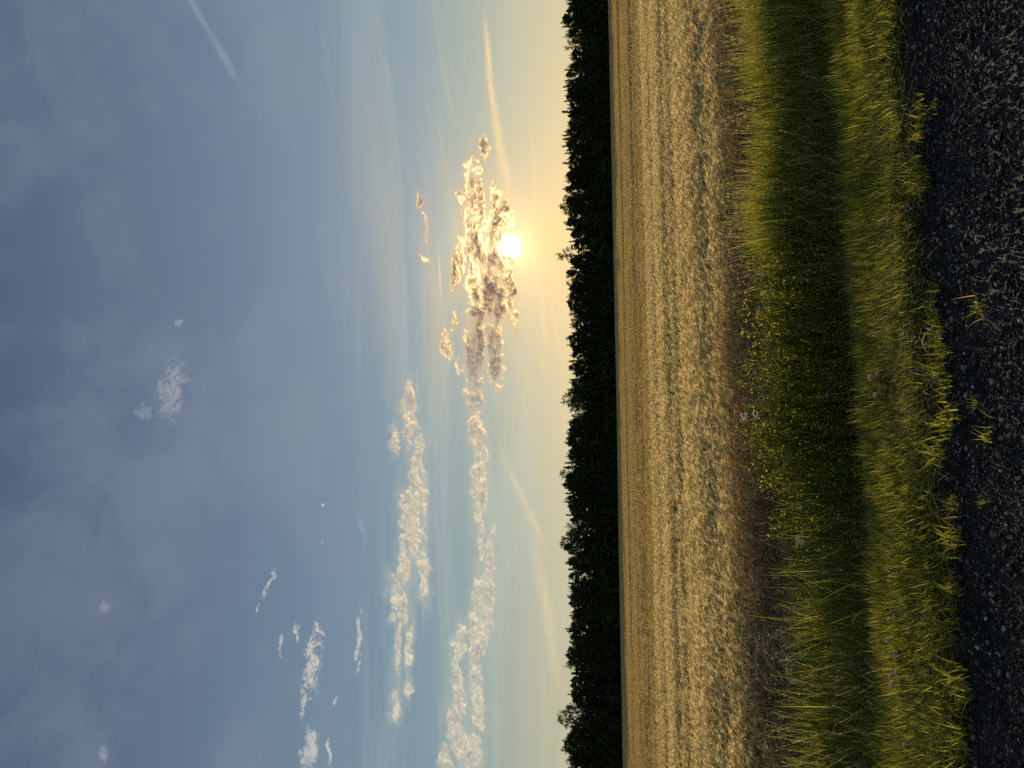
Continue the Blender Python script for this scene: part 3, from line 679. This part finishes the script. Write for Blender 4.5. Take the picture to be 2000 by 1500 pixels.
KIT = {'leafy': [broadleaf(f'leafy_{i}', 700+i, rad=1.7+.25*(i % 3), dense=1.5) for i in range(6)],
       'spruce': [spruce(f'spruce_{i}', 720+i, rad=1.35+.2*(i % 3)) for i in range(5)],
       'airy': [broadleaf(f'airy_{i}', 740+i, rad=1.35+.2*i, base=.45, dense=.50, clumps=22, lsz=(.12, .22), cr=.42) for i in range(4)]}
def tree(kind, x, w, height, label, group=None, width=1.0):
    y = w+SK*x; z = float(gz(x, y))
    nm, cat = {'leafy': ('leafy_tree', 'tree'), 'spruce': ('spruce_tree', 'spruce'), 'airy': ('birch_tree', 'tree')}[kind]
    o = bpy.data.objects.new(nm, None); COL.objects.link(o); o.location = (x, y, z-.05); o.empty_display_size = .5
    s = height/10.0; o.scale = (width*(.55+.45*s), width*(.55+.45*s), s); o.rotation_euler = (0, 0, RNG.uniform(0, 6.28))
    tr, cr = random.choice(KIT[kind])
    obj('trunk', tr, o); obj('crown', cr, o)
    o['label'] = label; o['category'] = cat
    if group: o['group'] = group
    return o
def place(py, px, w):
    """where a treetop seen at (px, py) stands if its foot is at row w, and how tall it must be"""
    d = ray(px, py); t_ = w/(d.y-SK*d.x); x = d.x*t_; y = d.y*t_
    return x, CAM_H+d.z*t_-float(gz(x, y))
SKY = [(0,1102,'s'),(8,1110,'l'),(20,1107,'l'),(35,1099,'l'),(44,1099,'l'),(53,1096,'s'),(65,1109,'l'),(71,1103,'a'),(82,1107,'a'),(93,1103,'a'),(103,1115,'l'),(115,1116,'l'),(125,1118,'l'),(131,1112,'l'),(137,1100,'s'),(145,1106,'l'),
 (158,1101,'s'),(164,1108,'l'),(170,1097,'s'),(180,1107,'l'),(190,1106,'l'),(198,1100,'s'),(205,1111,'l'),(212,1106,'s'),(219,1094,'s'),(226,1110,'l'),(240,1110,'l'),(251,1112,'l'),(258,1106,'l'),(265,1096,'s'),(272,1096,'s'),(279,1106,'l'),(286,1095,'s'),(294,1103,'s'),(300,1101,'s'),
 (307,1110,'l'),(319,1095,'s'),(327,1110,'l'),(341,1106,'l'),(352,1107,'l'),(362,1112,'l'),(370,1103,'l'),(385,1099,'a'),(393,1104,'l'),(403,1091,'A0'),(409,1098,'a'),(417,1100,'a'),(426,1109,'l'),(436,1105,'l'),(448,1103,'s'),(458,1115,'l'),(472,1109,'s'),
 (481,1120,'l'),(499,1090,'A1'),(512,1113,'l'),(523,1112,'s'),(534,1107,'l'),(542,1105,'a'),(554,1105,'a'),(563,1112,'l'),(576,1110,'l'),(589,1108,'l'),(600,1110,'l'),(613,1111,'a'),(625,1113,'a'),(635,1116,'l'),(646,1127,'l'),(652,1120,'l'),(660,1109,'l'),(672,1111,'l'),(682,1117,'l'),(692,1116,'l'),
 (706,1108,'s'),(718,1110,'l'),(730,1115,'s'),(742,1110,'s'),(751,1115,'l'),(762,1112,'l'),(770,1106,'a'),(781,1096,'A2'),(791,1106,'a'),(800,1112,'a'),(812,1115,'a'),(827,1112,'l'),(838,1111,'l'),(847,1110,'l'),(857,1107,'l'),(866,1107,'l'),(880,1111,'l'),(893,1108,'l'),
 (904,1101,'s'),(913,1098,'s'),(925,1093,'A3'),(935,1103,'l'),(945,1100,'l'),(955,1106,'l'),(964,1101,'s'),(973,1108,'l'),(980,1100,'s'),(991,1109,'l'),(1006,1102,'s'),(1016,1114,'l'),(1027,1106,'a'),(1036,1112,'a'),(1042,1105,'a'),(1050,1097,'a'),(1060,1093,'A4'),(1070,1101,'l'),(1081,1107,'s'),(1092,1109,'a'),(1098,1108,'l'),
 (1112,1106,'s'),(1125,1110,'l'),(1139,1106,'s'),(1151,1113,'l'),(1167,1112,'l'),(1180,1112,'l'),(1195,1119,'l'),(1205,1116,'l'),(1217,1115,'l'),(1231,1109,'l'),(1244,1114,'l'),(1256,1116,'l'),(1270,1110,'l'),(1282,1106,'l'),(1291,1110,'l'),(1300,1105,'a'),(1315,1112,'s'),(1327,1116,'l'),(1341,1115,'l'),(1354,1113,'l'),(1367,1117,'l'),
 (1380,1104,'a'),(1388,1096,'a'),(1403,1088,'A5'),(1413,1102,'a'),(1428,1113,'l'),(1439,1108,'l'),(1450,1102,'l'),(1462,1100,'l'),(1474,1115,'l'),(1484,1110,'l'),(1496,1114,'l')]
SPECIAL = ['slender feathery-crowned treetop close to the sun on its contrail side', 'isolated bushy treetop in line with the sun, standing clear of its neighbours',
           'small thin-crowned treetop with two ragged tips at the middle of the treeline', 'pointed leafy treetop beside two close spruces just past the middle of the wood',
           'broad ragged treetop between the middle of the wood and its tallest tree', 'tallest tree of the wood, with a loose open crown, far from the sun']
ONES = 'first second third fourth fifth sixth seventh eighth ninth tenth eleventh twelfth thirteenth fourteenth fifteenth sixteenth seventeenth eighteenth nineteenth'.split()
def ordinal(n):
    """1 -> first ... 39 -> thirty-ninth"""
    if n < 20: return ONES[n-1]
    return {20: 'twentieth', 30: 'thirtieth'}[n] if n % 10 == 0 else ('twenty-', 'thirty-')[n//10-2]+ONES[n % 10-1]
COUNT = {'s': 0, 'a': 0}
GL = {'l': ('leafy', 'dark rounded leafy tree standing shoulder to shoulder in the treeline', 'leafy trees in the treeline'),
      's': ('spruce', 'dark pointed spruce tip standing up out of the treeline', 'spruces in the treeline'),
      'a': ('airy', 'thin-crowned tree with sky showing through at the top of the treeline', 'thin-crowned trees in the treeline')}
for i, (py, px, k) in enumerate(SKY):
    w = WOOD_W+RNG.uniform(1.0, 6.0); x, hgt = place(py, px, w)
    if k[0] == 'A': tree('airy', x, w, hgt+.15, SPECIAL[int(k[1])], width=1.35 if k in ('A1', 'A5', 'A4') else 1.1)
    else:
        kk, lb, gp = GL[k]
        if k in COUNT:
            COUNT[k] += 1
            lb = ('dark pointed spruce tip, %s spruce from the top of the picture' if k == 's' else 'thin-crowned treetop showing sky, %s such tree from the top of the picture') % ordinal(COUNT[k])
        tree(kk, x, w, hgt+.1, lb, gp, width={'l': .85, 's': .95, 'a': .8}[k])
ys = np.array([s_[0] for s_ in SKY]); pxs = np.array([s_[1] for s_ in SKY])
for i in range(120):                                     # the ranks in front of and behind the skyline
    py = -60+1620*(i+.5)/120; rank = i % 4; w = WOOD_W+(-1.5, 9, 14, 3)[rank]+RNG.uniform(-.8, .8)
    px = max(np.interp([py-14, py, py+14], ys, pxs))+(RNG.uniform(16, 34) if rank in (0, 3) else RNG.uniform(2, 9))
    x, hgt = place(py, px, w); kk, lb, gp = GL[random.choice('lls')]
    if kk == 'spruce': lb, gp = 'low dark spruce half hidden among the leafy trees of the wood', 'spruces inside the wood'
    else: lb, gp = 'dark leafy tree filling the body of the wood below the skyline', 'leafy trees inside the wood'
    tree(kk, x, w, hgt, lb, gp, width=1.15)
def bush_patch(name, seed):
    r = np.random.default_rng(seed); S = Soup()
    for _ in range(16):
        c = np.array([r.uniform(-2, 2), r.uniform(-1, 1), r.uniform(.3, 4.6)]); q = 110
        d = r.normal(size=(q, 3)); d /= np.linalg.norm(d, axis=1)[:, None]; d *= (r.random(q)**.4)[:, None]*r.uniform(.7, 1.1)
        leaf_quads(S, c+d, r.uniform(.25, .45, q), r)
    return S.mesh(name, [LEAF])
bush_lib = variants('undergrowth', [bush_patch(f'undergrowth_{i}', 800+i) for i in range(4)])
bp = []
for dw, hs in ((-2.5, .75), (0.5, 1.0), (5, 1.2), (10, 1.25), (16, 1.3)):
    for x in np.arange(-115, 120, 2.4): bp.append((x+RNG.uniform(-.8, .8), WOOD_W+dw+RNG.uniform(-.8, .8), hs*RNG.uniform(.85, 1.15)))
bp = np.array(bp); n = len(bp)
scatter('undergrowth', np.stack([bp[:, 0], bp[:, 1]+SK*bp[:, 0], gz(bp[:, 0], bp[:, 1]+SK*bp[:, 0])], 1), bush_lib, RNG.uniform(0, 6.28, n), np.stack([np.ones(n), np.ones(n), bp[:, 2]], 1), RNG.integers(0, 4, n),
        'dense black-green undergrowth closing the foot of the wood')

# ================================================================== single plants and stones one can point at
def ground_at(px, py, zoff=0.0):
    """the ground point seen at a pixel of the photograph"""
    d = ray(px, py); t_ = 2.0
    for _ in range(400):
        x, y, z = d.x*t_, d.y*t_, CAM_H+d.z*t_
        w = y-SK*x; gzz = float(np.interp(w, [p[0] for p in PROF], [p[1] for p in PROF]))
        if z <= gzz+zoff: break
        t_ += .01
    return x, y, gzz
BROAD = leaf_mat('broad_grass_leaf', [(0.0, (0.06, 0.075, 0.011)), (0.6, (0.13, 0.14, 0.022)), (1.0, (0.26, 0.21, 0.06))], 1.9, 0.5, 0.85, 0.03, 0.2)
def tuft_mesh(name, seed, n=16, h=(.06, .15), wd=(.006, .011), spread=.05, bend=1.3, mat=None):
    r = np.random.default_rng(seed); S = Soup(); base = np.zeros((n, 3)); base[:, :2] = r.normal(0, spread*.35, (n, 2))
    blades(S, base, r.uniform(*h, n), r.uniform(*wd, n), r.uniform(0, 6.28, n), r.uniform(.5, bend*1.3, n), 5, r.random(n), 0, rng=r, facing=np.zeros(n))
    return S.mesh(name, [mat or BROAD])
TUFTS = [tuft_mesh(f'tuft_leaves_{i}', 900+i, n=int(18+4*i), h=(.035+.006*i, .09+.014*i), wd=(.0045, .0085), spread=.09, bend=1.0) for i in range(6)]
def root_mesh(name, seed, s=.02):
    r = np.random.default_rng(seed); S = Soup(); n = 9; base = np.zeros((n, 3)); base[:, :2] = r.normal(0, s*.4, (n, 2)); base[:, 2] = -.004
    blades(S, base, r.uniform(.012, .03, n), r.uniform(.004, .008, n), r.uniform(0, 6.28, n), r.uniform(.6, 1.6, n), 3, r.uniform(.5, 1, n), 0, rng=r)
    return S.mesh(name, [DRYGRASS])
ROOT = [root_mesh(f'dead_base_{i}', 930+i) for i in range(3)]
def tuft(nm, px, py, sc, label, cat, group=None, me=None, i=0, rz=None):
    x, y, z = ground_at(px, py)
    o = bpy.data.objects.new(nm, None); COL.objects.link(o); o.location = (x, y, z+.003); o.rotation_euler = (0, 0, RNG.uniform(0, 6.28) if rz is None else rz)
    o.scale = (sc, sc, sc); o.empty_display_size = .1
    obj('leaf_blades', me or TUFTS[i % 6], o); obj('withered_base', ROOT[i % 3], o)
    o['label'] = label; o['category'] = cat
    if group: o['group'] = group
    return o
EDGE = [(1798,205),(1802,232),(1800,262),(1796,330),(1812,345),(1806,362),(1822,592),(1832,618),(1836,655),(1846,690),(1842,722),(1850,745),(1860,800),(1858,828),(1868,985),(1872,1052),(1862,1062),(1866,1140),(1872,1155),(1868,1210),(1862,1240),(1882,1330),(1884,1355),(1888,1335),(1880,1430),(1884,1450),(1842,880),(1826,560)]
EDGE.sort(key=lambda q: q[1])
for i, (px, py) in enumerate(EDGE):
    tuft('grass_tuft', px+6, py, RNG.uniform(.7, 1.3), 'coarse grass tuft at the gravel edge, %s tuft from the top of the picture' % ordinal(i+1), 'grass tuft', 'grass tufts along the gravel edge', i=i)
for px, py, sc, lb in ((1922, 604, .85, 'largest yellow-green weed alone on the gravel, nearest in line with the sun'), (1940, 850, .8, 'sprawling yellow-green weed farthest out on the gravel, midway along the road'),
                       (1926, 975, .45, 'small weed on the gravel beside the sprawling one'), (1832, 205, .5, 'thin pale grass sprig on the gravel, topmost weed of the picture'),
                       (1912, 788, .35, 'tiny withered sprig on the gravel between two larger weeds')):
    tuft('road_weed', px, py, sc, lb, 'weed', i=int(px) % 6)
# clover with dusky pink heads on the verge
PINK = leaf_mat('pink_petal', [(0.0, (0.34, 0.17, 0.24)), (1.0, (0.58, 0.36, 0.42))], 1.2, 0.35, 0.7, 0.1, 0.2)
WHITE = leaf_mat('white_petal', [(0.0, (0.55, 0.50, 0.48)), (1.0, (0.75, 0.72, 0.68))], 1.0, 0.4, 0.7, 0.1, 0.2)
def clover_parts(seed):
    r = np.random.default_rng(seed); A = Soup(); L = Soup(); H = Soup(); hh = .20
    t = np.linspace(0, 1, 5)[None, :]; P = np.zeros((1, 5, 3)); P[0, :, 0] = .03*t[0]**2; P[0, :, 2] = hh*t[0]
    tubes(A, P, np.full((1, 5), .0016), 4)
    for _ in range(7):
        q = P[0, r.integers(1, 4)]+np.array([0, 0, r.uniform(-.03, .03)])
        blades(L, np.repeat(q[None], 3, 0), np.full(3, .026), np.full(3, .015), r.uniform(0, 6.28)+np.arange(3)*2.1, np.full(3, 1.6), 3, r.random(3), 0, rng=r, facing=np.zeros(3))
    n = 90; d = r.normal(size=(n, 3)); d[:, 2] += .3; d /= np.linalg.norm(d, axis=1)[:, None]; top = P[0, -1]+np.array([0, 0, .010])
    leaf_quads(H, top+d*.0125*(.6+.4*r.random(n))[:, None], r.uniform(.007, .012, n), r)
    return A.mesh('clover_stem', [HERB]), L.mesh('clover_leaves', [HERB]), H.mesh('clover_head', [PINK])
CL = [clover_parts(950+i) for i in range(3)]
for i, (px, py) in enumerate(sorted([(1742,1080),(1733,1106),(1739,1124),(1747,1190),(1753,1196),(1742,1214),(1737,1246),(1747,1263),(1763,1278),(1750,1287),(1739,1311),(1747,1318),(1744,1329),(1761,1365),(1765,1467),(1659,76),(1655,102),(1711,722),(1699,749),(1706,765)], key=lambda q: q[1])):
    d = ray(px, py); w0 = 4.75 if px > 1690 else 5.3; t_ = w0/(d.y-SK*d.x); x, y = d.x*t_, d.y*t_; topz = CAM_H+d.z*t_; z = float(gz(x, y))
    o = bpy.data.objects.new('clover_plant', None); COL.objects.link(o); o.location = (x, y, z); s_ = max(.6, (topz-z)/.21); o.scale = (1.15, 1.15, s_); o.rotation_euler = (0, 0, RNG.uniform(0, 6.28))
    st, lf, hd = CL[i % 3]; obj('stem', st, o); obj('leaf', lf, o); h_ = obj('flower_head', hd, o)
    o['label'] = 'dusky pink clover on the verge, %s pink head from the top of the picture' % ordinal(i+1); o['category'] = 'clover'; o['group'] = 'pink clovers on the verge'
# white umbels at the crop edge
def umbel_parts(seed):
    r = np.random.default_rng(seed); A = Soup(); H = Soup(); hh = .75
    stalk = np.array([[[0, 0, hh*q+0.0] for q in (0, .4, .8)]]); tubes(A, stalk, np.array([[.003, .0025, .002]]), 4)
    for _ in range(16):
        e = np.array([r.normal(0, .03), r.normal(0, .03), hh*r.uniform(.95, 1.03)]); tubes(A, np.stack([stalk[0, -1], e])[None], np.array([[.0015, .001]]), 3)
        leaf_quads(H, e+r.normal(0, .011, (12, 3))*np.array([1, 1, .4]), r.uniform(.008, .014, 12), r, flat=1.5)
    return A.mesh('umbel_stem', [HERB]), H.mesh('umbel_head', [WHITE])
UM = [umbel_parts(970+i) for i in range(2)]
for i, (px, py, w0, lb) in enumerate(((1452, 815, 7.6, 'white-flowered umbel among dry stems between the crop and the yellow drift'), (1560, 1058, 6.6, 'single white-flowered umbel standing in the tall green ditch grass'),
                                   (1475, 812, 7.4, 'shorter white umbel just below the one at the crop edge'))):
    d = ray(px, py); t_ = w0/(d.y-SK*d.x); x, y = d.x*t_, d.y*t_; topz = CAM_H+d.z*t_; z = float(gz(x, y))
    o = bpy.data.objects.new('white_umbel', None); COL.objects.link(o); o.location = (x, y, z); s_ = (topz-z)/.75; o.scale = (.8, .8, s_)
    a_, h_ = UM[i % 2]; obj('stem', a_, o); obj('flower_head', h_, o); o['label'] = lb; o['category'] = 'wild flower'
# larger stones along the road edge and on the gravel
m, b, out = new_mat('pale_stone'); oc = b.n('ShaderNodeTexCoord').outputs['Object']
no = b.n('ShaderNodeTexNoise'); b.put(no.inputs['Vector'], oc); no.inputs['Scale'].default_value = 3; no.inputs['Detail'].default_value = 8
b.put(out.inputs[0], bsdf(b, b.ramp(no.outputs['Fac'], [(0.35, (0.10, 0.105, 0.12)), (0.7, (0.24, 0.24, 0.25))]), 0.8, 0.2, bump(b, no.outputs['Fac'], 0.6, 0.15)))
for i, (px, py, r_, lb) in enumerate(((1849, 1231, .022, 'pale grey stone at the gravel edge under yellow grass tufts'), (1858, 1314, .026, 'broad grey-blue stone lying at the gravel edge'), (1835, 1333, .018, 'small pale stone tucked against the verge grass'),
                                   (1942, 746, .017, 'blue-grey rounded stone alone out on the gravel'), (1904, 756, .014, 'pale pointed stone on the gravel beside the rounded one'), (1815, 254, .013, 'small whitish stone on the gravel near the verge'),
                                   (1895, 47, .014, 'blue-grey stone on the gravel, topmost of the large stones in the picture'), (1854, 634, .014, 'angular pale stone on the gravel, close under a long dry stalk'), (1998, 627, .016, 'large grey stone nearest the camera'), (1815, 670, .015, 'grey stone in the bare patch between two grass tufts'))):
    x, y, z = ground_at(px, py); o = obj('loose_stone', stone_mesh(f'loose_stone_{i}', 990+i, 3, m), loc=(x, y, z+r_*.35)); o.scale = (r_,)*3; o.rotation_euler = (RNG.normal(0, .2), RNG.normal(0, .2), RNG.uniform(0, 6.28))
    o['label'] = lb; o['category'] = 'stone'
# a long dry stalk fallen across the edge of the gravel
S = Soup(); a = np.array(ground_at(1820, 690)); bq = np.array(ground_at(1838, 635)); t = np.linspace(0, 1, 8)[:, None]; pth = a*(1-t)+bq*t; pth[:, 2] += .015+.05*np.sin(t[:, 0]*3.0); pth -= a
tubes(S, pth[None], np.full((1, 8), .0022), 4, np.array([.8]), 0)
q = pth[[6, 7, 5]]; blades(S, q, np.full(3, .03), np.full(3, .005), np.array([1., 2.2, 4.]), np.array([1., .6, 1.4]), 3, np.array([.9, .7, .8]), 0)
obj('dry_stalk', S.mesh('dry_stalk', [STRAW]), loc=tuple(a), label='long dry stalk bent over the edge of the gravel', category='stalk')
